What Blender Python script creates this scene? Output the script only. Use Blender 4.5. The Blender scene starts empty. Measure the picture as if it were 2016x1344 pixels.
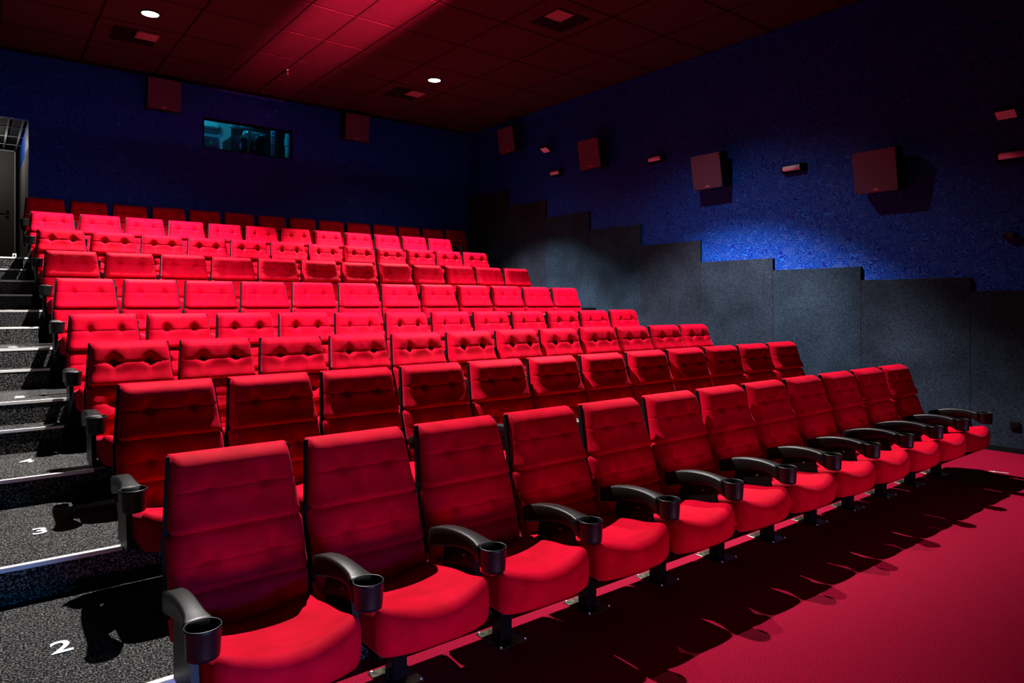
import bpy, bmesh, math, random
from mathutils import Vector, Matrix
random.seed(7)
PI = math.pi
SC = bpy.context.scene
COL = SC.collection

# ------------------------------------------------------------------ camera
cam_d = bpy.data.cameras.new('camera'); cam = bpy.data.objects.new('camera', cam_d); COL.objects.link(cam)
cam.location = (0, 0, 1.60); cam.rotation_euler = (PI/2, 0, -math.radians(38.1))
cam_d.sensor_width = 36; cam_d.lens = 1350.8/2016*36; cam_d.shift_y = -74.5/2016; cam_d.clip_start = .02
SC.camera = cam
# ------------------------------------------------------------------ world, exposure
W = bpy.data.worlds.new('world'); SC.world = W; W.use_nodes = True
W.node_tree.nodes['Background'].inputs[0].default_value = (.10, .12, .45, 1)
W.node_tree.nodes['Background'].inputs[1].default_value = .0008
SC.view_settings.view_transform = 'Standard'; SC.view_settings.look = 'None'
SC.view_settings.gamma = 1; SC.view_settings.use_curve_mapping = False
SC.view_settings.exposure = 0.0

def light(name, kind, loc, color, energy, target=None, parent=None, **kw):
    d = bpy.data.lights.new(name, kind); d.color = color; d.energy = energy
    for k, v in kw.items(): setattr(d, k, v)
    o = bpy.data.objects.new(name, d); COL.objects.link(o); o.location = loc
    if target is not None:
        o.rotation_euler = (Vector(target)-Vector(loc)).to_track_quat('-Z', 'Y').to_euler()
    if parent: o.parent = parent; o.matrix_parent_inverse = parent.matrix_world.inverted()
    return o
DOWN = 2750         # watts of each ceiling downlight (main cone)
HALO = 170          # the same lamp's wide weak spill
FRONT_FILL = 8.0          # low magenta fill added out of view to brighten the seat fronts
CEILING_RED = 200      # red beam added out of view to light a strip of ceiling
light('front_fill_wash', 'AREA', (3.6, .30, .06), (.95, .38, .80), FRONT_FILL, (3.6, 3, .42), shape='RECTANGLE', size=6.5, size_y=.06, spread=math.radians(46))
light('blue_aisle_wash', 'AREA', (1.1, -1.2, .55), (.01, .36, 1.0), 6.0, (.55, 5, .2), shape='RECTANGLE', size=.5, size_y=.12, spread=math.radians(48))  # unseen blue light added low in front for the risers and cup holders
light('red_ceiling_beam', 'AREA', (3.95, -1.0, 4.72), (1.0, .02, .08), CEILING_RED, (3.98, 7.5, 5.48), shape='RECTANGLE', size=1.2, size_y=.45, spread=math.radians(3.2))

# ------------------------------------------------------------------ materials
def mat(name, col, rough=.6, metal=0, sheen=0, spec=.5, emit=None, noise=None, bump=None, trans=0, sheen_col=None, coat=0):
    """noise=(scale, amount, colour2) mixes a second colour; bump=(scale, strength, distance)"""
    m = bpy.data.materials.new(name); m.use_nodes = True
    nt = m.node_tree; b = nt.nodes['Principled BSDF']
    b.inputs['Base Color'].default_value = (*col, 1); b.inputs['Roughness'].default_value = rough
    b.inputs['Metallic'].default_value = metal; b.inputs['Specular IOR Level'].default_value = spec
    if sheen: 
        b.inputs['Sheen Weight'].default_value = sheen; b.inputs['Sheen Roughness'].default_value = .3
        b.inputs['Sheen Tint'].default_value = (*(sheen_col or (1, .25, .4)), 1)
    if trans: b.inputs['Transmission Weight'].default_value = trans
    if coat: b.inputs['Coat Weight'].default_value = coat
    if emit: b.inputs['Emission Color'].default_value = (*emit[0], 1); b.inputs['Emission Strength'].default_value = emit[1]
    if noise or bump:
        tc = nt.nodes.new('ShaderNodeTexCoord')
    if noise:
        n = nt.nodes.new('ShaderNodeTexNoise'); n.inputs['Scale'].default_value = noise[0]; n.inputs['Detail'].default_value = 4
        r = nt.nodes.new('ShaderNodeValToRGB'); r.color_ramp.elements[0].position = .5-noise[1]; r.color_ramp.elements[1].position = .5+noise[1]
        r.color_ramp.elements[0].color = (*col, 1); r.color_ramp.elements[1].color = (*noise[2], 1)
        nt.links.new(tc.outputs['Object'], n.inputs['Vector']); nt.links.new(n.outputs['Fac'], r.inputs[0]); nt.links.new(r.outputs[0], b.inputs['Base Color'])
    if bump:
        n = nt.nodes.new('ShaderNodeTexNoise'); n.inputs['Scale'].default_value = bump[0]; n.inputs['Detail'].default_value = 3
        bp = nt.nodes.new('ShaderNodeBump'); bp.inputs['Strength'].default_value = bump[1]; bp.inputs['Distance'].default_value = bump[2]
        nt.links.new(tc.outputs['Object'], n.inputs['Vector']); nt.links.new(n.outputs['Fac'], bp.inputs['Height']); nt.links.new(bp.outputs[0], b.inputs['Normal'])
    return m

def velvet_mat():
    m = mat('red_velvet', (.52, .002, .022), rough=.7, sheen=.15, spec=.03, sheen_col=(1, .13, .32))
    nt = m.node_tree; b = nt.nodes['Principled BSDF']
    tc = nt.nodes.new('ShaderNodeTexCoord'); oi = nt.nodes.new('ShaderNodeObjectInfo')
    mp = nt.nodes.new('ShaderNodeMapping'); nt.links.new(tc.outputs['Object'], mp.inputs[0]); nt.links.new(oi.outputs['Random'], mp.inputs['Location'])
    n = nt.nodes.new('ShaderNodeTexNoise'); n.inputs['Scale'].default_value = 7; n.inputs['Detail'].default_value = 5; n.inputs['Distortion'].default_value = .6
    nt.links.new(mp.outputs[0], n.inputs['Vector'])
    r = nt.nodes.new('ShaderNodeValToRGB'); r.color_ramp.elements[0].position = .35; r.color_ramp.elements[1].position = .72
    r.color_ramp.elements[0].color = (.40, .0, .011, 1); r.color_ramp.elements[1].color = (.56, .0, .020, 1)
    nt.links.new(n.outputs['Fac'], r.inputs[0]); nt.links.new(r.outputs[0], b.inputs['Base Color'])
    n2 = nt.nodes.new('ShaderNodeTexNoise'); n2.inputs['Scale'].default_value = 650; n2.inputs['Detail'].default_value = 2
    n3 = nt.nodes.new('ShaderNodeTexNoise'); n3.inputs['Scale'].default_value = 11; n3.inputs['Detail'].default_value = 3
    nt.links.new(tc.outputs['Object'], n2.inputs['Vector']); nt.links.new(mp.outputs[0], n3.inputs['Vector'])
    ad = nt.nodes.new('ShaderNodeMath'); ad.operation = 'MULTIPLY_ADD'; ad.inputs[1].default_value = 5.0
    nt.links.new(n3.outputs['Fac'], ad.inputs[0]); nt.links.new(n2.outputs['Fac'], ad.inputs[2])
    bp = nt.nodes.new('ShaderNodeBump'); bp.inputs['Strength'].default_value = .35; bp.inputs['Distance'].default_value = .0022
    nt.links.new(ad.outputs[0], bp.inputs['Height']); nt.links.new(bp.outputs[0], b.inputs['Normal'])
    return m

def speckle_mat(name, dark, lightc, scale, th, rough=.9, bumpd=.002):
    m = mat(name, dark, rough=rough, spec=.06)
    nt = m.node_tree; b = nt.nodes['Principled BSDF']
    tc = nt.nodes.new('ShaderNodeTexCoord'); n = nt.nodes.new('ShaderNodeTexNoise'); n.inputs['Scale'].default_value = scale; n.inputs['Detail'].default_value = 3; n.inputs['Roughness'].default_value = .7
    r = nt.nodes.new('ShaderNodeValToRGB'); r.color_ramp.elements[0].position = th; r.color_ramp.elements[1].position = th+.14
    r.color_ramp.elements[0].color = (*dark, 1); r.color_ramp.elements[1].color = (*lightc, 1)
    nt.links.new(tc.outputs['Object'], n.inputs['Vector']); nt.links.new(n.outputs['Fac'], r.inputs[0]); nt.links.new(r.outputs[0], b.inputs['Base Color'])
    bp = nt.nodes.new('ShaderNodeBump'); bp.inputs['Strength'].default_value = .5; bp.inputs['Distance'].default_value = bumpd
    nt.links.new(n.outputs['Fac'], bp.inputs['Height']); nt.links.new(bp.outputs[0], b.inputs['Normal'])
    return m

def wallpaper_mat():
    m = mat('blue_wallpaper', (.0, .035, .42), rough=.5, spec=.18)
    nt = m.node_tree; b = nt.nodes['Principled BSDF']
    tc = nt.nodes.new('ShaderNodeTexCoord'); n = nt.nodes.new('ShaderNodeTexNoise'); n.inputs['Scale'].default_value = 7.5; n.inputs['Detail'].default_value = 1.0; n.inputs['Distortion'].default_value = .5
    mu = nt.nodes.new('ShaderNodeMath'); mu.operation = 'MULTIPLY'; mu.inputs[1].default_value = 115
    si = nt.nodes.new('ShaderNodeMath'); si.operation = 'SINE'
    nt.links.new(tc.outputs['Object'], n.inputs['Vector']); nt.links.new(n.outputs['Fac'], mu.inputs[0]); nt.links.new(mu.outputs[0], si.inputs[0])
    bp = nt.nodes.new('ShaderNodeBump'); bp.inputs['Strength'].default_value = .5; bp.inputs['Distance'].default_value = .003
    nt.links.new(si.outputs[0], bp.inputs['Height']); nt.links.new(bp.outputs[0], b.inputs['Normal'])
    r = nt.nodes.new('ShaderNodeValToRGB'); r.color_ramp.elements[0].position = .0; r.color_ramp.elements[1].position = 1
    r.color_ramp.elements[0].color = (.0, .016, .25, 1); r.color_ramp.elements[1].color = (.012, .13, .68, 1)
    mr = nt.nodes.new('ShaderNodeMapRange'); mr.inputs[1].default_value = -.2; mr.inputs[2].default_value = 1
    nt.links.new(si.outputs[0], mr.inputs[0]); nt.links.new(mr.outputs[0], r.inputs[0]); nt.links.new(r.outputs[0], b.inputs['Base Color'])
    return m

M = dict(
    velvet=velvet_mat(),
    plastic=mat('black_plastic', (.005, .005, .006), rough=.42, spec=.28, bump=(400, .15, .0006)),
    shell=mat('black_back_shell', (.003, .003, .004), rough=.6, spec=.10),
    steel=mat('black_steel', (.004, .004, .005), rough=.4, spec=.12),
    plate=mat('worn_steel_plate', (.05, .045, .03), rough=.3, metal=.8, noise=(30, .12, (.16, .15, .10))),
    bolt=mat('bolt_steel', (.35, .35, .35), rough=.5, metal=1),
    aisle=speckle_mat('speckled_aisle_carpet', (.004, .0045, .006), (.18, .175, .165), 120, .50),
    redcarpet=speckle_mat('red_carpet', (.13, .0, .009), (.38, .004, .036), 230, .44, bumpd=.004),
    nosing=mat('pale_nosing', (.62, .62, .60), rough=.45),
    number=mat('white_numeral', (.8, .8, .78), rough=.6),
    wallpaper=wallpaper_mat(),
    felt=mat('grey_felt_panel', (.007, .011, .018), rough=.95, spec=.1, noise=(48, .24, (.030, .042, .060)), bump=(160, .6, .004)),
    ceil=mat('dark_ceiling_tile', (.026, .015, .018), rough=.9, spec=.15, noise=(6, .3, (.032, .018, .021))),
    black=mat('matt_black', (.004, .004, .005), rough=.9, spec=.1),
    speaker=mat('speaker_grille_grey', (.095, .055, .105), rough=.8, spec=.15, bump=(500, .4, .001)),
    speakerbox=mat('speaker_box_black', (.006, .006, .007), rough=.8, spec=.2),
    plaque=mat('plaque_pink', (.75, .30, .32), rough=.5),
    plaquetext=mat('plaque_letters', (.12, .0, .01), rough=.5),
    frost=mat('frosted_tube', (.75, .74, .95), rough=.35, spec=.5, bump=(60, .3, .003)),
    chrome=mat('chrome', (.8, .8, .8), rough=.12, metal=1),
    white=mat('white_paint', (.7, .7, .7), rough=.5),
    lamp=mat('lamp_diffuser', (1, 1, 1), emit=((1, .97, .95), 5)),
    door=mat('dark_door', (.040, .036, .030), rough=.55, noise=(5, .3, (.05, .045, .038))),
    pillar=mat('grey_pillar_panel', (.11, .105, .10), rough=.85, noise=(12, .2, (.15, .145, .14))),
    tbar=mat('pale_ceiling_bar', (.35, .35, .36), rough=.5),
    glass=mat('booth_glass', (.22, .92, 1), rough=.0, trans=1),
    booth=mat('booth_wall', (.25, .45, .5), rough=.7),
    boothmetal=mat('booth_metal', (.55, .6, .62), rough=.3, metal=.6),
    boothdark=mat('booth_black', (.01, .011, .012), rough=.45),
    yellow=mat('yellow_tag', (.6, .6, .05), rough=.5),
    redplastic=mat('red_plastic', (.5, .02, .05), rough=.3),
    louvre=mat('louvre_metal', (.30, .20, .22), rough=.5),
)
M['glass'].node_tree.nodes['Principled BSDF'].inputs['IOR'].default_value = 1.1

def vary(m, lo, hi):
    nt = m.node_tree; b = nt.nodes['Principled BSDF']; src = b.inputs['Base Color'].links[0].from_socket
    oi = nt.nodes.new('ShaderNodeObjectInfo'); r = nt.nodes.new('ShaderNodeValToRGB'); r.color_ramp.elements[0].color = (*lo, 1); r.color_ramp.elements[1].color = (*hi, 1)
    mx = nt.nodes.new('ShaderNodeMix'); mx.data_type = 'RGBA'; mx.blend_type = 'MULTIPLY'; mx.inputs[0].default_value = 1
    nt.links.new(oi.outputs['Random'], r.inputs[0]); nt.links.new(src, mx.inputs[6]); nt.links.new(r.outputs[0], mx.inputs[7]); nt.links.new(mx.outputs[2], b.inputs['Base Color'])
    # broad cloudy wear of the nap
    tc = nt.nodes.new('ShaderNodeTexCoord'); n = nt.nodes.new('ShaderNodeTexNoise'); n.inputs['Scale'].default_value = 1.6; n.inputs['Detail'].default_value = 5
    mr = nt.nodes.new('ShaderNodeMapRange'); mr.inputs[1].default_value = .3; mr.inputs[2].default_value = .7; mr.inputs[3].default_value = .6; mr.inputs[4].default_value = 1.45
    m2 = nt.nodes.new('ShaderNodeVectorMath'); m2.operation = 'SCALE'
    nt.links.new(tc.outputs['Object'], n.inputs['Vector']); nt.links.new(n.outputs['Fac'], mr.inputs[0]); nt.links.new(mx.outputs[2], m2.inputs[0]); nt.links.new(mr.outputs[0], m2.inputs['Scale']); nt.links.new(m2.outputs[0], b.inputs['Base Color'])
vary(M['felt'], (.95, .70, .78), (.80, 1.05, 1.22))
# ------------------------------------------------------------------ mesh helpers
def mesh_from(bm, name, m, smooth=False):
    bmesh.ops.recalc_face_normals(bm, faces=bm.faces)
    me = bpy.data.meshes.new(name); bm.to_mesh(me); bm.free()
    for mm in (m if isinstance(m, (list, tuple)) else [m]): me.materials.append(mm)
    if smooth:
        me.polygons.foreach_set('use_smooth', [True]*len(me.polygons))
    return me
def link(name, me, parent=None, loc=(0, 0, 0), rot=(0, 0, 0)):
    o = bpy.data.objects.new(name, me); COL.objects.link(o); o.location = loc; o.rotation_euler = rot
    if parent: o.parent = parent
    return o
def tag(o, label=None, cat=None, group=None, kind=None):
    if label: o['label'] = label
    if cat: o['category'] = cat
    if group: o['group'] = group
    if kind: o['kind'] = kind
    return o
def empty(name, loc, label, cat, group=None, rotz=0):
    o = bpy.data.objects.new(name, None); COL.objects.link(o); o.location = loc; o.rotation_euler = (0, 0, rotz); o.empty_display_size = .1
    return tag(o, label, cat, group)
def bm_box(bm, x0, x1, y0, y1, z0, z1, mi=0):
    v = [bm.verts.new(p) for p in ((x0, y0, z0), (x1, y0, z0), (x1, y1, z0), (x0, y1, z0), (x0, y0, z1), (x1, y0, z1), (x1, y1, z1), (x0, y1, z1))]
    for f in ((0, 3, 2, 1), (4, 5, 6, 7), (0, 1, 5, 4), (1, 2, 6, 5), (2, 3, 7, 6), (3, 0, 4, 7)):
        fc = bm.faces.new([v[i] for i in f]); fc.material_index = mi
    return v
def box(name, m, x0, x1, y0, y1, z0, z1, parent=None, bev=0, loc=(0, 0, 0), rot=(0, 0, 0)):
    bm = bmesh.new(); bm_box(bm, x0, x1, y0, y1, z0, z1)
    if bev: bmesh.ops.bevel(bm, geom=bm.edges[:], offset=bev, segments=2, affect='EDGES', profile=.6)
    return link(name, mesh_from(bm, name, m), parent, loc, rot)
def bm_cyl(bm, r0, r1, z0, z1, n=24, c=(0, 0), axis='Z', cap=True, off=0):
    A = []; B = []
    def P(a, r, z):
        x, y = c[0]+r*math.cos(a), c[1]+r*math.sin(a)
        return {'Z': (x, y, z), 'Y': (x, z, y), 'X': (z, x, y)}[axis]
    for i in range(n):
        a = 2*PI*i/n; A.append(bm.verts.new(P(a, r0, z0))); B.append(bm.verts.new(P(a, r1, z1)))
    for i in range(n): bm.faces.new((A[i], A[(i+1) % n], B[(i+1) % n], B[i]))
    if cap: bm.faces.new(A); bm.faces.new(B)
def bm_lathe(bm, prof, n=28, c=(0, 0)):
    rings = []
    for r, z in prof:
        rings.append([bm.verts.new((c[0]+r*math.cos(2*PI*i/n), c[1]+r*math.sin(2*PI*i/n), z)) for i in range(n)])
    for a, b in zip(rings, rings[1:]):
        for i in range(n): bm.faces.new((a[i], a[(i+1) % n], b[(i+1) % n], b[i]))
    bm.faces.new(rings[0]); bm.faces.new(rings[-1])
def rounded_box_bm(x0, x1, y0, y1, z0, z1, r, n=(12, 14, 6)):
    """box whose edges and corners are rounded with radius r, evenly gridded"""
    bm = bmesh.new(); idx = {}
    def samples(a, b, k):
        inner = [a+r+(b-a-2*r)*i/k for i in range(k+1)]
        lo = [a+r*(1-math.cos(t)) for t in (0, PI/8, PI/4, 3*PI/8)]
        lo = [a, a+.3*r, a+.6*r, a+.85*r]
        hi = [b-(q-a) for q in reversed(lo)]
        return lo+inner+hi
    X, Y, Z = samples(x0, x1, n[0]), samples(y0, y1, n[1]), samples(z0, z1, n[2])
    def vert(i, j, k):
        key = (i, j, k)
        if key not in idx:
            p = Vector((X[i], Y[j], Z[k])); q = Vector((min(max(p.x, x0+r), x1-r), min(max(p.y, y0+r), y1-r), min(max(p.z, z0+r), z1-r)))
            d = p-q
            idx[key] = bm.verts.new(q+d.normalized()*r if d.length > 1e-9 else p)
        return idx[key]
    nx, ny, nz = len(X)-1, len(Y)-1, len(Z)-1
    for i in range(nx):
        for j in range(ny):
            for k in (0, nz): bm.faces.new((vert(i, j, k), vert(i+1, j, k), vert(i+1, j+1, k), vert(i, j+1, k)))
    for i in range(nx):
        for k in range(nz):
            for j in (0, ny): bm.faces.new((vert(i, j, k), vert(i+1, j, k), vert(i+1, j, k+1), vert(i, j, k+1)))
    for j in range(ny):
        for k in range(nz):
            for i in (0, nx): bm.faces.new((vert(i, j, k), vert(i, j+1, k), vert(i, j+1, k+1), vert(i, j, k+1)))
    return bm
def text_mesh(body, size, depth, m, name):
    c = bpy.data.curves.new('letters', 'FONT'); c.body = body; c.size = size; c.extrude = depth; c.align_x = 'CENTER'; c.align_y = 'CENTER'
    c.offset = size*.018
    o = bpy.data.objects.new('letters', c); COL.objects.link(o)
    me = bpy.data.meshes.new_from_object(o.evaluated_get(bpy.context.evaluated_depsgraph_get())); me.name = name
    bpy.data.objects.remove(o); bpy.data.curves.remove(c)
    me.materials.clear(); me.materials.append(m)
    return me

# ------------------------------------------------------------------ measures of the hall
S = .57; X0 = .853                                   # seat spacing, middle of the first seat
NR = 9; ROWY = [2.62+1.197*i for i in range(NR)]
LVL = [0, .176, .348, .519, .857, 1.195, 1.53, 1.872, 2.208]
EDGE = [None]+[2.84+1.182*i for i in range(8)]       # front edge of each platform
XW, YB, ZC = 8.81, 12.78, 5.40                       # right wall, back wall, ceiling
XL, YF = -.75, -6.0

# ------------------------------------------------------------------ floor, platforms, steps
fl = box('floor', M['redcarpet'], XL, XW, YF, 2.86, -.1, 0); tag(fl, 'red carpet floor in front of the seats', kind='structure')
arrow = bmesh.new()
for poly in ([(0, .0), (.055, .022), (.055, -.022)], [(.05, .007), (.16, .007), (.16, -.007), (.05, -.007)]):
    arrow.faces.new([arrow.verts.new((x, y, 0)) for x, y in poly])
a = link('floor_arrow', mesh_from(arrow, 'floor_arrow', M['number']), None, (7.62, 2.35, .004), (0, 0, math.radians(-74)))  # flat white arrow shape just above the carpet
tag(a, 'small white arrow-shaped mark on the red carpet near the right wall', 'sticker')
nosing_len = (XL, .62)
NUM = ['2', '3', '4', '5', '6', '7', '8', '9']
for i in range(1, NR):
    y0 = EDGE[i]; y1 = EDGE[i+1]+.02 if i+1 < NR else YB
    if i == 8: y1 = 15.5
    p = bpy.data.objects.new('platform', None); COL.objects.link(p); tag(p, 'stepped seating platform carrying row %s' % NUM[i-1], kind='structure')
    if i < 8: box('carpet', M['aisle'], XL, XW, y0, y1, -.1, LVL[i], p)
    else:
        box('carpet', M['aisle'], XL, XW, y0, YB+.12, -.1, LVL[i], p); box('carpet', M['aisle'], XL, .8, YB+.12, y1, 2.0, LVL[i]-.001, p)
    bm = bmesh.new(); bm_box(bm, XL, .615, y0-.004, y0+.030, LVL[i]-.003, LVL[i]+.004); bm_box(bm, XL, .615, y0-.005, y0, LVL[i]-.016, LVL[i]+.004)
    link('nosing_strip', mesh_from(bm, 'nosing_strip', M['nosing']), p)
    if i < 8:
        link('numeral', text_mesh(NUM[i-1], .165, .0008, M['number'], 'numeral'), p, (.285, y0+.545 if i < 4 else y0+.30, LVL[i]+.003))
for i in range(4, 9):                               # half steps in the aisle
    zz = (LVL[i]+LVL[i-1])/2; y1 = EDGE[i]; y0 = y1-.29
    h = bpy.data.objects.new('half_step', None); COL.objects.link(h); tag(h, 'half-height aisle step below the platform edge of row %s' % NUM[i-1], kind='structure')
    box('carpet', M['aisle'], XL, .52, y0, y1, LVL[i-1]-.01, zz, h)
    bm = bmesh.new(); bm_box(bm, XL, .53, y0-.004, y0+.028, zz-.003, zz+.004); bm_box(bm, XL, .53, y0-.005, y0, zz-.014, zz+.004)
    link('nosing_strip', mesh_from(bm, 'nosing_strip', M['nosing']), h)

# ------------------------------------------------------------------ walls
def wall_grid(name, m, xs, zs, holes, y0, y1, parent=None):
    bm = bmesh.new()
    for i in range(len(xs)-1):
        for k in range(len(zs)-1):
            cx, cz = (xs[i]+xs[i+1])/2, (zs[k]+zs[k+1])/2
            if any(h[0] < cx < h[1] and h[2] < cz < h[3] for h in holes): continue
            bm_box(bm, xs[i], xs[i+1], y0, y1, zs[k], zs[k+1])
    return link(name, mesh_from(bm, name, m), parent)
WIN = (3.17, 4.72, 4.34, 4.84)
wb = wall_grid('wall_back', M['wallpaper'], [-.75, .655, WIN[0], WIN[1], XW+.1], [0, 2.2, 4.33, WIN[2], 4.40, WIN[3], ZC+.1],
               [(-.75, .655, 2.2, 4.40), WIN], YB, YB+.12)
tag(wb, 'dark blue back wall behind the top row', kind='structure')
wr = box('wall_right', M['wallpaper'], XW, XW+.15, YF, YB+.1, -.1, ZC+.1); tag(wr, 'blue wallpapered right wall', kind='structure')
PY = [-6.0, .45, 1.66, 2.875, 4.08, 5.285, 6.50, 7.70, 8.925, 10.125, 11.33, YB-.03]
PT = [1.74, 1.74, 1.74, 1.895, 2.065, 2.235, 2.57, 2.93, 3.27, 3.62, 3.96]
for k in range(len(PT)):
    box('wall_panel', M['felt'], XW-.045, XW+.002, PY[k]+.0015, PY[k+1]-.0015, 0.0, PT[k], wr, bev=.003)
tb = box('baseboard_right', M['black'], XW-.06, XW-.04, YF, 2.84, 0, .055); tag(tb, 'black baseboard along the right wall', kind='structure')
wl = box('wall_left', M['black'], XL-.15, XL, YF, 15.5, -.1, ZC+.1); tag(wl, 'dark left wall beside the stairs', kind='structure')
wf = box('wall_front', M['black'], XL-.1, XW+.1, YF-.1, YF, -.1, ZC+.1); tag(wf, 'black wall at the screen end', kind='structure')

# ------------------------------------------------------------------ ceiling with tiles
XLn = [XL, .27, 1.30, 2.335, 3.365, 3.985, 4.60, 5.63, 6.665, 7.705, 8.745]
YLn = [YF, 1.10, 2.15, 3.19, 4.24, 5.285, 6.33, 7.37, 8.415, 9.455, 10.50, 11.545, 12.59]
ce = box('ceiling', M['black'], XL-.1, XW+.1, YF, YB+.1, ZC+.0012, ZC+.1); tag(ce, 'dark tiled ceiling with recessed lights', kind='structure')
tile_cache = {}
for i in range(len(XLn)-1):
    for j in range(len(YLn)-1):
        w, d = XLn[i+1]-XLn[i], YLn[j+1]-YLn[j]; key = (round(w, 2), round(d, 2))
        if key not in tile_cache:
            bm = bmesh.new(); g = .014; bm_box(bm, -w/2+g, w/2-g, -d/2+g, d/2-g, -.0012, .002)
            tile_cache[key] = mesh_from(bm, 'ceiling_tile', M['ceil'])
        link('ceiling_tile', tile_cache[key], ce, ((XLn[i]+XLn[i+1])/2, (YLn[j]+YLn[j+1])/2, ZC))
tr = box('trim_1', M['wallpaper'], XW-.055, XW, YF, YB, ZC-.05, ZC+.01); tag(tr, 'thin blue ledge where the right wall meets the ceiling', kind='structure')

def downlight(x, y, label, halo=1.0):
    t = empty('ceiling_downlight', (x, y, ZC-.006), label, 'ceiling light', 'recessed ceiling downlights')
    bm = bmesh.new(); bm_lathe(bm, [(.125, 0), (.125, -.006), (.108, -.010), (.104, -.004), (.104, 0)], 32)
    link('trim_ring', mesh_from(bm, 'trim_ring', M['black'], True), t)
    bm = bmesh.new(); bm_cyl(bm, .103, .103, -.007, -.003, 32)
    link('diffuser', mesh_from(bm, 'diffuser', M['lamp']), t)
    for nm, e, ang, bl in (('downlight_beam', DOWN, 94, .42), ('downlight_spill', HALO*halo, 130, 1.0)):
        l = light(nm, 'SPOT', (x, y, ZC-.03), (1, .94, .92), e, None, spot_size=math.radians(ang), spot_blend=bl, shadow_soft_size=.035)
        l.parent = t; l.location = (0, 0, -.03)
downlight(1.815, 9.99, 'round white ceiling light near the upper left, above the stairs', .45)
downlight(6.15, 9.98, 'round white ceiling light over the upper right seats', .55)
downlight(6.15, 5.80, 'round white ceiling light cut by the top edge, beside the square vent', 2.1)
downlight(1.815, 5.80, 'round white ceiling light over the lower stairs, above the frame', 1.5)

def vent(x, y, qx, qy, label):
    t = empty('ceiling_vent', (x, y, ZC-.006), label, 'vent', 'square ceiling vents')
    bm = bmesh.new(); bm_box(bm, -.285, .285, -.285, .285, -.004, 0)
    link('plate', mesh_from(bm, 'plate', M['black']), t)
    cx, cy = qx*.14, qy*.14
    for k in range(9):
        box('slat', M['louvre'], cx-.125, cx+.125, cy-.12+k*.0285-.010, cy-.12+k*.0285+.010, -.018, -.008, t)
    bm = bmesh.new()
    for (a0, a1, b0, b1) in ((-.132, .132, -.138, -.132), (-.132, .132, .132, .138), (-.138, -.132, -.138, .138), (.132, .138, -.138, .138)):
        bm_box(bm, cx+a0, cx+a1, cy+b0, cy+b1, -.022, -.004)
    link('frame', mesh_from(bm, 'frame', M['louvre']), t)
vent(1.79, 10.98, 1, -1, 'square black ceiling vent behind the upper left ceiling light')
vent(6.13, 10.96, 1, -1, 'square black ceiling vent behind the upper right ceiling light')
vent(6.19, 6.85, -1, -1, 'square black ceiling vent at the top centre with a bright louvre patch')
t = empty('sprinkler_head', (4.0, 11.0, ZC-.006), 'small sprinkler head hanging from the dark ceiling', 'sprinkler')
bm = bmesh.new(); bm_lathe(bm, [(.035, 0), (.035, -.012), (.012, -.018), (.012, -.05), (.02, -.055), (.02, -.06)], 14); link('body', mesh_from(bm, 'body', M['chrome'], True), t)
box('fork', M['redplastic'], -.006, .006, -.018, .018, -.085, -.055, t)
bm = bmesh.new(); bm_cyl(bm, .026, .026, -.094, -.088, 14); link('deflector', mesh_from(bm, 'deflector', M['chrome']), t)

# ------------------------------------------------------------------ wall speakers
def speaker(loc, rotz, tilt, label, w=.51, h=.51, d=.20, wall=.2):
    t = empty('wall_speaker', loc, label, 'speaker', 'surround speakers on the walls', rotz)
    R = (tilt, 0, 0)                # local: front faces -Y, tilt leans the top outwards
    box('cabinet', M['speakerbox'], -w/2, w/2, .012, d, -h/2, h/2, t, bev=.008, rot=R)
    g = box('grille', M['speaker'], -w/2+.004, w/2-.004, -.008, .013, -h/2+.004, h/2-.004, t, bev=.004, rot=R)
    for sx in (-1, 1):
        for sz in (-1, 1):
            bm = bmesh.new(); bm_cyl(bm, .008, .008, -.010, -.007, 10, c=(sx*(w/2-.03), sz*(h/2-.03)), axis='Y'); link('screw', mesh_from(bm, 'screw', M['black']), g)
    pl = box('plaque', M['plaque'], -.028, .028, -.0105, -.007, -h/2+.030, -h/2+.052, t, rot=R)
    link('lettering', text_mesh('KCS', .022, .0005, M['plaquetext'], 'lettering'), pl, (0, -.0115, -h/2+.041), (PI/2, 0, 0))
    box('bracket', M['black'], -.05, .05, d*.6, wall, -.12, .12, t)
RR = math.radians(-90)               # faces -X
speaker((8.52, 11.06, 4.92), RR, .17, 'wall speaker on the right wall nearest the back corner', wall=.29)
speaker((8.52, 8.67, 4.23), RR, .17, 'wall speaker on the right wall between two frosted tube lamps', wall=.29)
speaker((8.52, 6.21, 3.55), RR, .17, 'wall speaker on the right wall above the brightest blue patch', wall=.29)
speaker((8.52, 3.80, 3.19), RR, .17, 'largest wall speaker on the right wall, nearest the camera', wall=.29)
speaker((2.49, 12.52, 5.07), 0, .10, 'wall speaker on the back wall, left of the booth window', wall=.26)
speaker((5.95, 12.52, 5.07), 0, .10, 'wall speaker on the back wall, right of the booth window', wall=.26)

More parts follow.
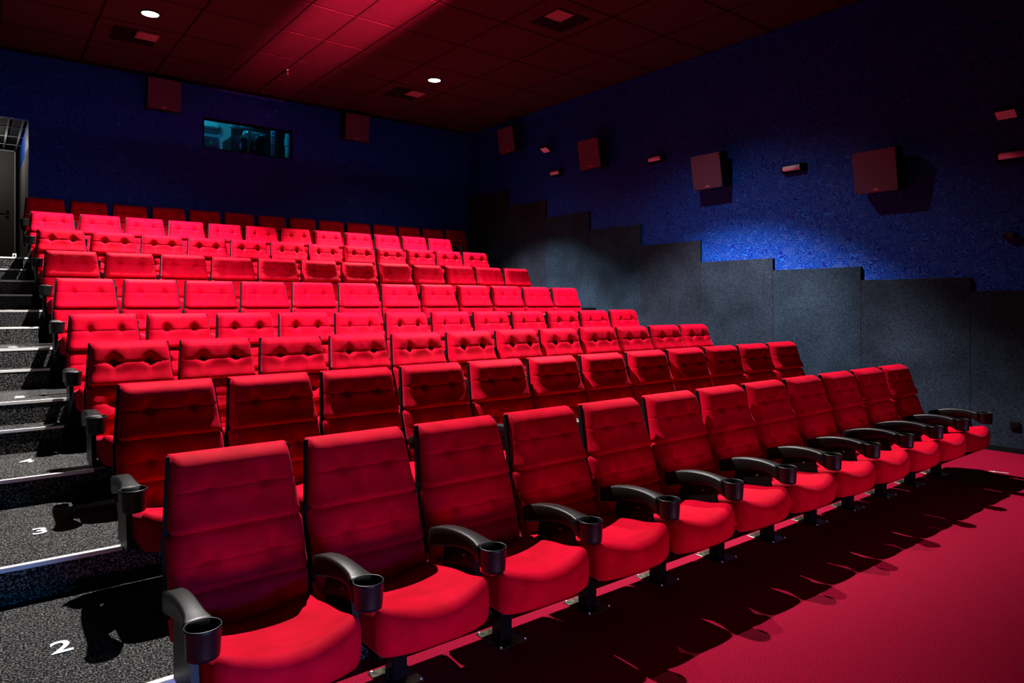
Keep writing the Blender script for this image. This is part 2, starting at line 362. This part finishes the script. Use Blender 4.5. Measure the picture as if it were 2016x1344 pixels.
# ------------------------------------------------------------------ wall lamps, flood lights, small fittings
def tube_lamp(y, z, label):
    t = empty('tube_lamp', (XW, y, z), label, 'wall lamp', 'unlit tube lamps on the right wall')
    box('back_plate', M['black'], -.05, 0, -.165, .165, -.055, .055, t, bev=.004)
    bm = bmesh.new(); bm_cyl(bm, .036, .036, -.125, .125, 20, c=(-.075, 0), axis='Y'); link('frosted_tube', mesh_from(bm, 'frosted_tube', M['frost'], True), t)
    for s in (-1, 1):
        bm = bmesh.new(); bm_cyl(bm, .040, .040, s*.125, s*.137, 16, c=(-.075, 0), axis='Y'); c = link('end_cap', mesh_from(bm, 'end_cap', M['black']), t)
        bm = bmesh.new(); bm_cyl(bm, .007, .007, s*.137, s*.15, 8, c=(-.075, 0), axis='Y'); link('screw', mesh_from(bm, 'screw', M['chrome']), c)
tube_lamp(9.80, 4.10, 'frosted tube lamp on the right wall, furthest back, under the small floodlight')
tube_lamp(7.36, 3.96, 'frosted tube lamp on the blue wall between second and third speaker')
tube_lamp(4.98, 3.44, 'frosted tube lamp on the blue wall between the two largest speakers')
tube_lamp(2.47, 3.19, 'frosted tube lamp cut by the right edge of the picture')
def flood(y, z, label):
    t = empty('flood_light', (XW, y, z), label, 'floodlight', 'small floodlights on the right wall')
    R = (0, math.radians(-58), 0)
    b = box('housing', M['black'], -.012, .05, -.10, .10, -.072, .072, t, bev=.004, loc=(-.17, 0, 0), rot=R)
    box('glass_face', M['frost'], -.018, -.012, -.088, .088, -.060, .060, b)
    box('bracket', M['black'], -.14, 0, -.02, .02, -.012, .012, t)
    bm = bmesh.new(); bm_cyl(bm, .008, .008, -.11, .11, 10, c=(-.14, .0), axis='Y'); link('pivot', mesh_from(bm, 'pivot', M['chrome']), t)
flood(9.98, 4.56, 'small square floodlight on the right wall beside the second speaker')
flood(2.50, 3.62, 'small square floodlight high on the right wall near the picture edge')
t = empty('wall_clip', (XW, 2.51, 2.33), 'small black wall fitting on the blue wall near the picture edge', 'fitting')
box('body', M['boothdark'], -.07, 0, -.05, .05, -.035, .035, t, bev=.006)
box('clasp', M['chrome'], -.075, -.068, -.035, .02, -.022, -.017, t); box('hook', M['chrome'], -.09, -.06, .038, .046, -.02, .02, t)
t = empty('wall_socket', (XW-.045, 2.46, .30), 'black round wall socket low on the grey wall panel', 'socket')
box('cover', M['plastic'], -.022, 0, -.042, .042, -.042, .042, t, bev=.005)
bm = bmesh.new(); bm_cyl(bm, .028, .028, -.030, -.022, 20, axis='X'); link('ring', mesh_from(bm, 'ring', M['steel']), t)
bm = bmesh.new(); bm_cyl(bm, .005, .005, -.033, -.029, 8, axis='X'); link('screw', mesh_from(bm, 'screw', M['chrome']), t)

# ------------------------------------------------------------------ projection booth behind the window
w1 = bpy.data.objects.new('window_1', None); COL.objects.link(w1); tag(w1, 'projection booth window in the back wall', kind='structure')
bm = bmesh.new()
for (a0, a1, c0, c1) in ((WIN[0]-.02, WIN[1]+.02, WIN[2]-.02, WIN[2]), (WIN[0]-.02, WIN[1]+.02, WIN[3], WIN[3]+.02), (WIN[0]-.02, WIN[0], WIN[2], WIN[3]), (WIN[1], WIN[1]+.02, WIN[2], WIN[3])):
    bm_box(bm, a0, a1, YB-.01, YB+.10, c0, c1)
link('frame', mesh_from(bm, 'frame', M['black']), w1)
box('pane', M['glass'], WIN[0], WIN[1], YB+.05, YB+.056, WIN[2], WIN[3], w1)
bo = bpy.data.objects.new('booth_room', None); COL.objects.link(bo); tag(bo, 'small projection booth seen through the window', kind='structure')
box('back_wall', M['booth'], 2.6, 5.6, 15.0, 15.05, 3.4, 6.0, bo); box('booth_floor', M['boothdark'], 2.6, 5.6, YB+.12, 15.05, 3.35, 3.4, bo)
box('side_wall', M['booth'], 2.55, 2.6, YB+.12, 15.05, 3.35, 6.0, bo); box('side_wall', M['boothdark'], 5.6, 5.65, YB+.12, 15.05, 3.35, 6.0, bo)
box('booth_ceiling', M['boothdark'], 2.55, 5.65, YB+.12, 15.05, 6.0, 6.05, bo)
light('booth_lamp', 'AREA', (3.2, 13.7, 5.9), (.10, .80, 1.0), 15, (3.5, 14.6, 4), shape='RECTANGLE', size=.6, size_y=.3)
light('booth_fill', 'POINT', (4.30, 13.0, 5.06), (.05, .7, 1.0), 2.6, None, shadow_soft_size=.004)  # hidden fill added above the window to brighten trunk, duct and hood
t = empty('projector', (4.26, 13.28, 3.4), 'black film projector behind the booth window', 'projector')
box('body', M['boothdark'], -.17, .18, .0, .75, .7, 1.47, t, bev=.03); box('lamp_house', M['boothdark'], -.45, -.17, .15, .75, .7, 1.36, t, bev=.02); box('stand', M['boothdark'], -.35, .15, .05, .7, 0, .7, t)
bm = bmesh.new(); bm_cyl(bm, .095, .105, -.22, .02, 28, c=(.0, 1.28), axis='Y'); link('lens', mesh_from(bm, 'lens', M['boothdark'], True), t)
bm = bmesh.new(); bm_cyl(bm, .075, .05, -.225, -.215, 24, c=(.0, 1.28), axis='Y'); link('lens_glass', mesh_from(bm, 'lens_glass', M['black']), t)
box('vent_hood', M['boothmetal'], -.34, -.14, .28, .45, 1.40, 1.52, t, bev=.03, rot=(0, .12, 0)); box('latch', M['boothmetal'], -.08, -.05, -.012, .0, 1.12, 1.20, t)
box('side_lamp', M['boothmetal'], -.30, -.27, .13, .15, 1.14, 1.24, t)
t = empty('exhaust_duct', (4.05, 13.95, 5.10), 'shiny horizontal exhaust duct above the projector', 'duct')
bm = bmesh.new(); bm_cyl(bm, .055, .055, -.10, .32, 24, axis='X'); link('duct_tube', mesh_from(bm, 'duct_tube', M['boothmetal'], True), t)
bm = bmesh.new(); bm_cyl(bm, .068, .068, -.115, .05, 24, axis='X'); link('collar', mesh_from(bm, 'collar', M['boothmetal'], True), t)
t = empty('equipment_rack', (3.56, 13.8, 3.4), 'ventilated equipment rack at the left of the booth window', 'rack')
box('rack_case', M['booth'], -.25, .15, 0, .5, 0, 1.42, t, bev=.005)
for k in range(9): box('rack_slat', M['boothdark'], -.24, .12, -.008, .0, 1.06+k*.036, 1.078+k*.036, t)
box('rack_edge', M['boothmetal'], .13, .16, -.02, 0, 0, 1.45, t)
box('rack_tag', M['yellow'], -.03, -.01, -.014, -.008, 1.22, 1.30, t)
t = empty('wall_cabinet', (3.80, 14.8, 4.9), 'pale wall cabinet at the top left in the booth', 'cabinet')
box('cabinet_body', M['boothmetal'], -.35, .16, 0, .2, .30, .44, t, bev=.004); box('cabinet_door', M['booth'], -.33, .14, -.012, 0, .315, .425, t)
t = empty('booth_dark_board', (4.85, 14.45, 3.4), 'black board added to darken the right half of the booth', 'dark board')  # board put in to keep this side of the booth dark
box('board', M['boothdark'], -.72, .72, 0, .03, 0, 2.5, t); box('board_edge', M['boothdark'], -.74, -.70, -.02, .05, 0, 2.5, t)
t = empty('cable_trunk', (4.48, 13.08, 4.28), 'vertical shiny cable trunk at the right in the booth', 'cable')
box('trunk', M['boothmetal'], -.035, .035, 0, .03, 0, .66, t, bev=.004)
for k in range(8): box('cable_clip', M['booth'], -.038, .02, -.012, 0, .05+k*.075, .07+k*.075, t)
t = empty('booth_pipe', (4.95, 13.6, 4.3), 'dim vertical duct at the far right in the booth', 'duct')
bm = bmesh.new(); bm_cyl(bm, .05, .05, .0, .7, 18); link('pipe_tube', mesh_from(bm, 'pipe_tube', M['booth'], True), t)
bm = bmesh.new(); bm_cyl(bm, .065, .065, .45, .60, 18); link('pipe_collar', mesh_from(bm, 'pipe_collar', M['booth']), t)

# ------------------------------------------------------------------ exit lobby and door at the top of the stairs
box_l = bpy.data.objects.new('wall_lobby', None); COL.objects.link(box_l); tag(box_l, 'grey panelled side of the exit lobby', kind='structure')
box('pillar_panel', M['pillar'], .655, .72, YB+.03, 15.4, 2.2, 4.0, box_l); box('blue_panel', M['wallpaper'], .655, .72, YB+.03, 15.4, 4.0, 4.41, box_l)
box('end_wall', M['black'], -.75, .72, 15.42, 15.5, 2.2, 4.5, box_l); box('side_wall', M['pillar'], -.80, -.75, YB, 15.4, 2.2, 4.41, box_l)
lc = bpy.data.objects.new('ceiling_lobby', None); COL.objects.link(lc); tag(lc, 'low tiled ceiling of the exit lobby', kind='structure')
box('slab', M['black'], -.75, .72, YB+.121, 15.5, 4.41, 4.46, lc)
for yy in (YB+.13, 13.5, 14.25, 15.0): box('ceiling_bar', M['tbar'], -.75, .655, yy-.012, yy+.012, 4.402, 4.412, lc)
for xx in (.60, .42, -.2): box('ceiling_bar', M['tbar'], xx-.012, xx+.012, YB+.12, 15.4, 4.400, 4.411, lc)
light('lobby_lamp', 'POINT', (.05, 14.2, 4.28), (1, .92, .78), 20, None, shadow_soft_size=.02)
d1 = bpy.data.objects.new('door_1', None); COL.objects.link(d1); d1.location = (0, 15.4, 0); tag(d1, 'dark exit door at the top of the stairs', kind='structure')
box('door_leaf', M['door'], -.55, .565, -.04, 0, 2.215, 4.34, d1)
bm = bmesh.new(); bm_box(bm, .572, .592, -.06, .02, 2.21, 4.37); bm_box(bm, -.57, .592, -.06, .02, 4.345, 4.365); link('door_frame', mesh_from(bm, 'door_frame', M['tbar']), d1)
box('door_surround', M['black'], .592, .655, -.03, .02, 2.2, 4.41, d1)
bm = bmesh.new(); bm_cyl(bm, .012, .012, -.10, -.04, 12, c=(.47, 3.27), axis='Y'); bm_cyl(bm, .026, .026, -.052, -.04, 18, c=(.47, 3.27), axis='Y'); bm_cyl(bm, .011, .008, .30, .485, 12, c=(-.10, 3.27), axis='X'); link('door_handle', mesh_from(bm, 'door_handle', M['chrome'], False), d1)
bm = bmesh.new(); bm_cyl(bm, .027, .027, -.055, -.04, 18, c=(.47, 3.165), axis='Y'); link('lock_cylinder', mesh_from(bm, 'lock_cylinder', M['chrome']), d1)
t = empty('door_stop', (.45, 12.0, LVL[8]), 'tiny pale door stop standing before the exit door', 'door stop')
box('body', M['white'], -.022, .022, -.02, .02, 0, .10, t, bev=.003); box('hole', M['black'], -.01, .01, -.022, -.019, .055, .085, t)

# ------------------------------------------------------------------ cinema seat parts (origin: floor below seat middle; front is -Y)
def smooth01(a, b, x):
    t = min(max((x-a)/(b-a), 0), 1); return t*t*(3-2*t)
def half_width(z):
    if z > .70: w = .266-.026*((z-.70)/.285)
    elif z > .45: w = .274
    else: w = .274-.01*(.45-z)/.2
    return w-.010*math.exp(-((z-.700)/.010)**2)-.006*math.exp(-((z-.485)/.010)**2)
def back_line(z):                     # y of the front surface
    return .330-.25*(.985-z) if z > .70 else .2588-.30*(.70-z)
def backrest_mesh(tuft, puff, wob, seed):
    rnd = random.Random(seed)
    bm = bmesh.new(); zb, zt, T = .318, .992, .085
    us = [0, .02, .05, .09, .14, .2]+[.2+.6*i/20 for i in range(1, 20)]+[.8, .86, .91, .95, .98, 1]
    us = [2*u-1 for u in us]
    zs = [zb, zb+.004, zb+.012, zb+.024, zb+.04]; z = zb+.055
    special = [.392, .485, .590, .700, .855]
    while z < zt-.05: zs.append(z); z += .012
    for s in special: zs += [s, s-.004, s+.004]
    zs += [zt-.045, zt-.032, zt-.02, zt-.011, zt-.004, zt]
    zs = sorted(set(round(q, 4) for q in zs)); zs = [q for i, q in enumerate(zs) if i == 0 or q-zs[i-1] > .0018]
    ph = [rnd.uniform(0, 6.28) for _ in range(6)]
    G = []
    for z in zs:
        row = []; w = half_width(z)
        et = math.sqrt(max(0, 1-max(0, (z-(zt-.045))/.045)**2)); eb = math.sqrt(max(0, 1-max(0, ((zb+.04)-z)/.04)**2))
        for u in us:
            x = u*w; du = max(0, (abs(x)-(w-.040))/.040)
            eu = math.sqrt(max(0, 1-min(1, du)**2))
            h = T*et*eb*eu
            inner = et*eb*(1-min(1, max(0, (abs(x)-(w-.055))/.055)))**.5
            # pillows between the creases
            for a, b, k in ((.700, .992, .014), (.485, .700, .016), (.318, .485, .012)):
                if a <= z <= b:
                    s = (z-a)/(b-a); h += puff*k*(1-abs(2*s-1)**3.0)*inner
            h += puff*.012*(1-u*u)*0 - .006*(1-u*u)*eu        # slightly dished across
            h += .027*smooth01(.82, .712, z)**1.6*smooth01(.70, .71, z)*eu   # lower lip of the head panel
            h += .020*smooth01(.575, .496, z)**1.5*smooth01(.485, .495, z)*eu
            for zc, dep, wd in ((.700, .020, .0075), (.485, .016, .0075), (.855, .0045, .005), (.590, .0045, .005), (.392, .0045, .005)):
                h -= dep*math.exp(-((z-zc)/wd)**2)*eu
            for zc, xo in ((.855, .112), (.590, .122), (.392, .122)):
                for sx in (-1, 1):
                    dx, dz = x-sx*xo, z-zc
                    h -= tuft*math.exp(-(dx*dx)/(2*(.024 if tuft > .03 else .018)**2)-(dz*dz)/(2*(.026 if dz > 0 else .014)**2))*eu
                    h -= tuft*.45*math.exp(-(dx*dx)/(2*.008**2)-(dz*dz)/(2*.045**2))*eu
            h += wob*(math.sin(34*x+ph[0])*math.sin(21*z+ph[1])+.6*math.sin(61*x+9*z+ph[2])*math.exp(-((z-.90)/.05)**2)+.4*math.sin(90*x+ph[3])*math.exp(-((z-.93)/.03)**2))*inner
            row.append(bm.verts.new((x, back_line(z)+T-max(h, 0), z)))
        G.append(row)
    for a, b in zip(G, G[1:]):
        for i in range(len(us)-1): bm.faces.new((a[i], a[i+1], b[i+1], b[i]))
    edge = [r[0] for r in G]+G[-1][1:]+[r[-1] for r in reversed(G[:-1])]+list(reversed(G[0][1:-1]))
    bm.faces.new(edge)
    return mesh_from(bm, 'backrest', M['velvet'], True)
BACK = [backrest_mesh(.028, 1.15, .0009, 1), backrest_mesh(.023, 1.0, .0011, 2),          # smooth
        backrest_mesh(.046, 1.6, .0018, 3), backrest_mesh(.040, 1.4, .0024, 4),        # deep buttons, loose cloth
        backrest_mesh(.023, .5, .0007, 5), backrest_mesh(.025, .65, .0013, 6)]         # crisp buttons

def shell_mesh():
    bm = bmesh.new(); n = 22; T = .085; rows = []
    for i in range(n+1):
        z = .40+(.985-.40)*i/n; w = half_width(z)+.006; y0 = back_line(z)+T-.022; th = .045 if z < .95 else .045-.02*(z-.95)/.035
        rows.append([bm.verts.new(p) for p in ((-w, y0, z), (w, y0, z), (w, y0+th*.6, z), (w-.02, y0+th, z), (-w+.02, y0+th, z), (-w, y0+th*.6, z))])
    for a, b in zip(rows, rows[1:]):
        for k in range(6): bm.faces.new((a[k], a[(k+1) % 6], b[(k+1) % 6], b[k]))
    bm.faces.new(rows[0]); bm.faces.new(rows[-1])
    return mesh_from(bm, 'back_shell', M['shell'])
SHELL = shell_mesh()
def seat_mesh():
    bm = rounded_box_bm(-.270, .270, -.385, .190, .275, .425, .045, (16, 16, 3))
    for v in bm.verts:
        x, y, z = v.co; u = x/.270
        top = smooth01(.30, .42, z); front = smooth01(-.18, -.38, y); fwd = smooth01(-.1, -.385, y)
        z2 = z+top*(.030*fwd - .050*smooth01(-.15, .2, y))           # falls away to the back
        z2 += top*(.024*min(1, abs(u)**2.2) - .020*(1-u*u))*(1-.3*front)
        z2 += (1-top)*(-.006*front+.055*smooth01(0, .17, y))                       
        y2 = y+front*(.055*abs(u)**3.2)*1.0 - front*.018*math.sin(PI*min(1, max(0, (z-.275)/.16)))
        z2 -= top*front*.010*math.cos(u*PI*1.0)
        v.co = (x*(1-.055*smooth01(.02, -.36, y)), y2, z2+(.012*(1-top)))
    return mesh_from(bm, 'seat', M['velvet'], True)
SEAT = seat_mesh()
def seat_side_mesh():
    bm = rounded_box_bm(-.240, .240, -.31, .04, .272, .290, .008, (4, 4, 1)); return mesh_from(bm, 'seat_pan', M['shell'], True)
PAN = seat_side_mesh()
def arm_mesh():
    st = [(.165, .542, .076, .022), (.14, .553, .086, .029), (.08, .572, .088, .032), (.0, .589, .084, .033), (-.06, .596, .078, .033), (-.12, .598, .070, .033),
          (-.17, .596, .066, .034), (-.215, .591, .072, .037), (-.245, .586, .082, .044), (-.275, .583, .090, .050)]
    bm = bmesh.new(); rings = []
    for y, zt, th, hw in st:
        z0 = zt-th; r = .010
        pts = [(-hw+r, zt), (-hw+.3*r, zt-.3*r), (-hw, zt-r), (-hw*.92, z0+.012), (-hw*.7, z0), (hw*.7, z0), (hw*.92, z0+.012), (hw, zt-r), (hw-.3*r, zt-.3*r), (hw-r, zt)]
        rings.append([bm.verts.new((x, y, z)) for x, z in pts])
    n = len(rings[0])
    for a, b in zip(rings, rings[1:]):
        for k in range(n): bm.faces.new((a[k], a[(k+1) % n], b[(k+1) % n], b[k]))
    bm.faces.new(rings[0]); bm.faces.new(rings[-1])
    me = mesh_from(bm, 'armrest', M['plastic'], True)
    return me
ARM = arm_mesh()
def cup_mesh():
    bm = bmesh.new()
    bm_lathe(bm, [(.043, .484), (.050, .488), (.0515, .50), (.0558, .574), (.0578, .579), (.0578, .584), (.055, .587), (.0525, .585), (.0515, .578), (.048, .505), (.001, .502)], 36, c=(0, -.315))
    return mesh_from(bm, 'cup_holder', M['plastic'], True)
CUP = cup_mesh()
def support_mesh():
    bm = bmesh.new()
    def prism(pts, x0, x1):
        A = [bm.verts.new((x0, y, z)) for y, z in pts]; B = [bm.verts.new((x1, y, z)) for y, z in pts]
        bm.faces.new(A); bm.faces.new(B)
        for i in range(len(pts)): bm.faces.new((A[i], A[(i+1) % len(pts)], B[(i+1) % len(pts)], B[i]))
    prism([(-.165, .565), (-.205, .44), (-.225, .30), (-.20, .265), (.05, .265), (.06, .44), (.04, .54)], -.008, .008)
    prism([(-.160, .56), (-.180, .56), (-.236, .285), (-.214, .285)], -.013, .013)
    return mesh_from(bm, 'arm_support', M['steel'])
SUP = support_mesh()
def bolt_mesh():
    bm = bmesh.new(); bm_cyl(bm, .006, .005, -.016, .016, 10, c=(-.115, .495), axis='X')
    return mesh_from(bm, 'bolt', M['bolt'])
BOLT = bolt_mesh()
def simple(name, m, boxes, bev=0):
    bm = bmesh.new()
    for b in boxes: bm_box(bm, *b)
    if bev: bmesh.ops.bevel(bm, geom=bm.edges[:], offset=bev, segments=1, affect='EDGES')
    return mesh_from(bm, name, m)
PED = simple('pedestal', M['steel'], [(-.035, .035, -.035, .035, .004, .27), (-.05, .05, -.005, .005, .004, .05)], .003)
PLATE = simple('base_plate', M['plate'], [(-.085, .085, -.10, .10, 0, .006)], .002)
def platebolts():
    bm = bmesh.new()
    for sx in (-1, 1):
        for sy in (-1, 1): bm_cyl(bm, .008, .006, .006, .013, 8, c=(sx*.072, sy*.086))
    return mesh_from(bm, 'plate_bolts', M['bolt'])
PB = platebolts()
BEAM = simple('beam', M['steel'], [(-.285, .285, -.03, .03, .225, .262)])

def make_seat():
    t = bpy.data.objects.new('cinema_seat', None); COL.objects.link(t); t.empty_display_size = .1
    link('backrest', BACK[0], t); link('back_shell', SHELL, t); link('seat', SEAT, t); link('seat_pan', PAN, t)
    a = link('armrest', ARM, t, (-S/2, 0, 0)); link('cup_holder', CUP, a); link('support', SUP, a); link('bolt', BOLT, a)
    link('pedestal', PED, t); link('beam', BEAM, t); p = link('base_plate', PLATE, t); link('plate_bolt', PB, p)
    return t
proto = make_seat()
def copy_tree(o, parent=None):
    c = o.copy(); COL.objects.link(c); c.parent = parent
    for ch in list(o.children): copy_tree(ch, c)
    return c
ORD = ['first', 'second', 'third', 'fourth', 'fifth', 'sixth', 'seventh', 'eighth', 'ninth', 'tenth', 'eleventh', 'twelfth', 'thirteenth', 'fourteenth']
ROWN = ['front row', 'second row', 'third row', 'fourth row', 'fifth row', 'sixth row', 'seventh row', 'eighth row', 'top row']
VAR = [(0, 1), (0, 1), (2, 3), (2, 5), (4, 4), (0, 1), (2, 3), (5, 4), (1, 0)]
allseats = []
for r in range(NR):
    n = 14 if r == 8 else 12
    for k in range(n):
        allseats.append((r, k, n))
for idx, (r, k, n) in enumerate(allseats):
    o = proto if idx == 0 else copy_tree(proto)
    o.location = (X0+S*k, ROWY[r], LVL[r])
    if k == 0: lab = 'red velvet cinema seat at the stairs end of the %s' % ROWN[r]
    elif k == n-1: lab = 'red velvet cinema seat at the right-hand end of the %s' % ROWN[r]
    else: lab = 'red velvet cinema seat in the %s, %s seat from the stairs' % (ROWN[r], ORD[k])
    if idx == 0: first = o
    tag(o, lab, 'cinema seat', 'red velvet cinema seats in the %s' % ROWN[r])
    b = [c for c in o.children if c.name.startswith('backrest')][0]
    v = VAR[r]; b.data = BACK[v[random.random() < .45]]
    if random.random() < .5: b.scale.x = -1
    tilt = random.uniform(-.006, .006) if r in (0, 1) else random.uniform(-.012, .012)
    b.rotation_euler.x = tilt; b.location = (0, 0, 0)
    if k == n-1:
        a0 = [c for c in o.children if c.name.startswith('armrest')][0]
        a = copy_tree(a0, o); a.location = (S/2, 0, 0)
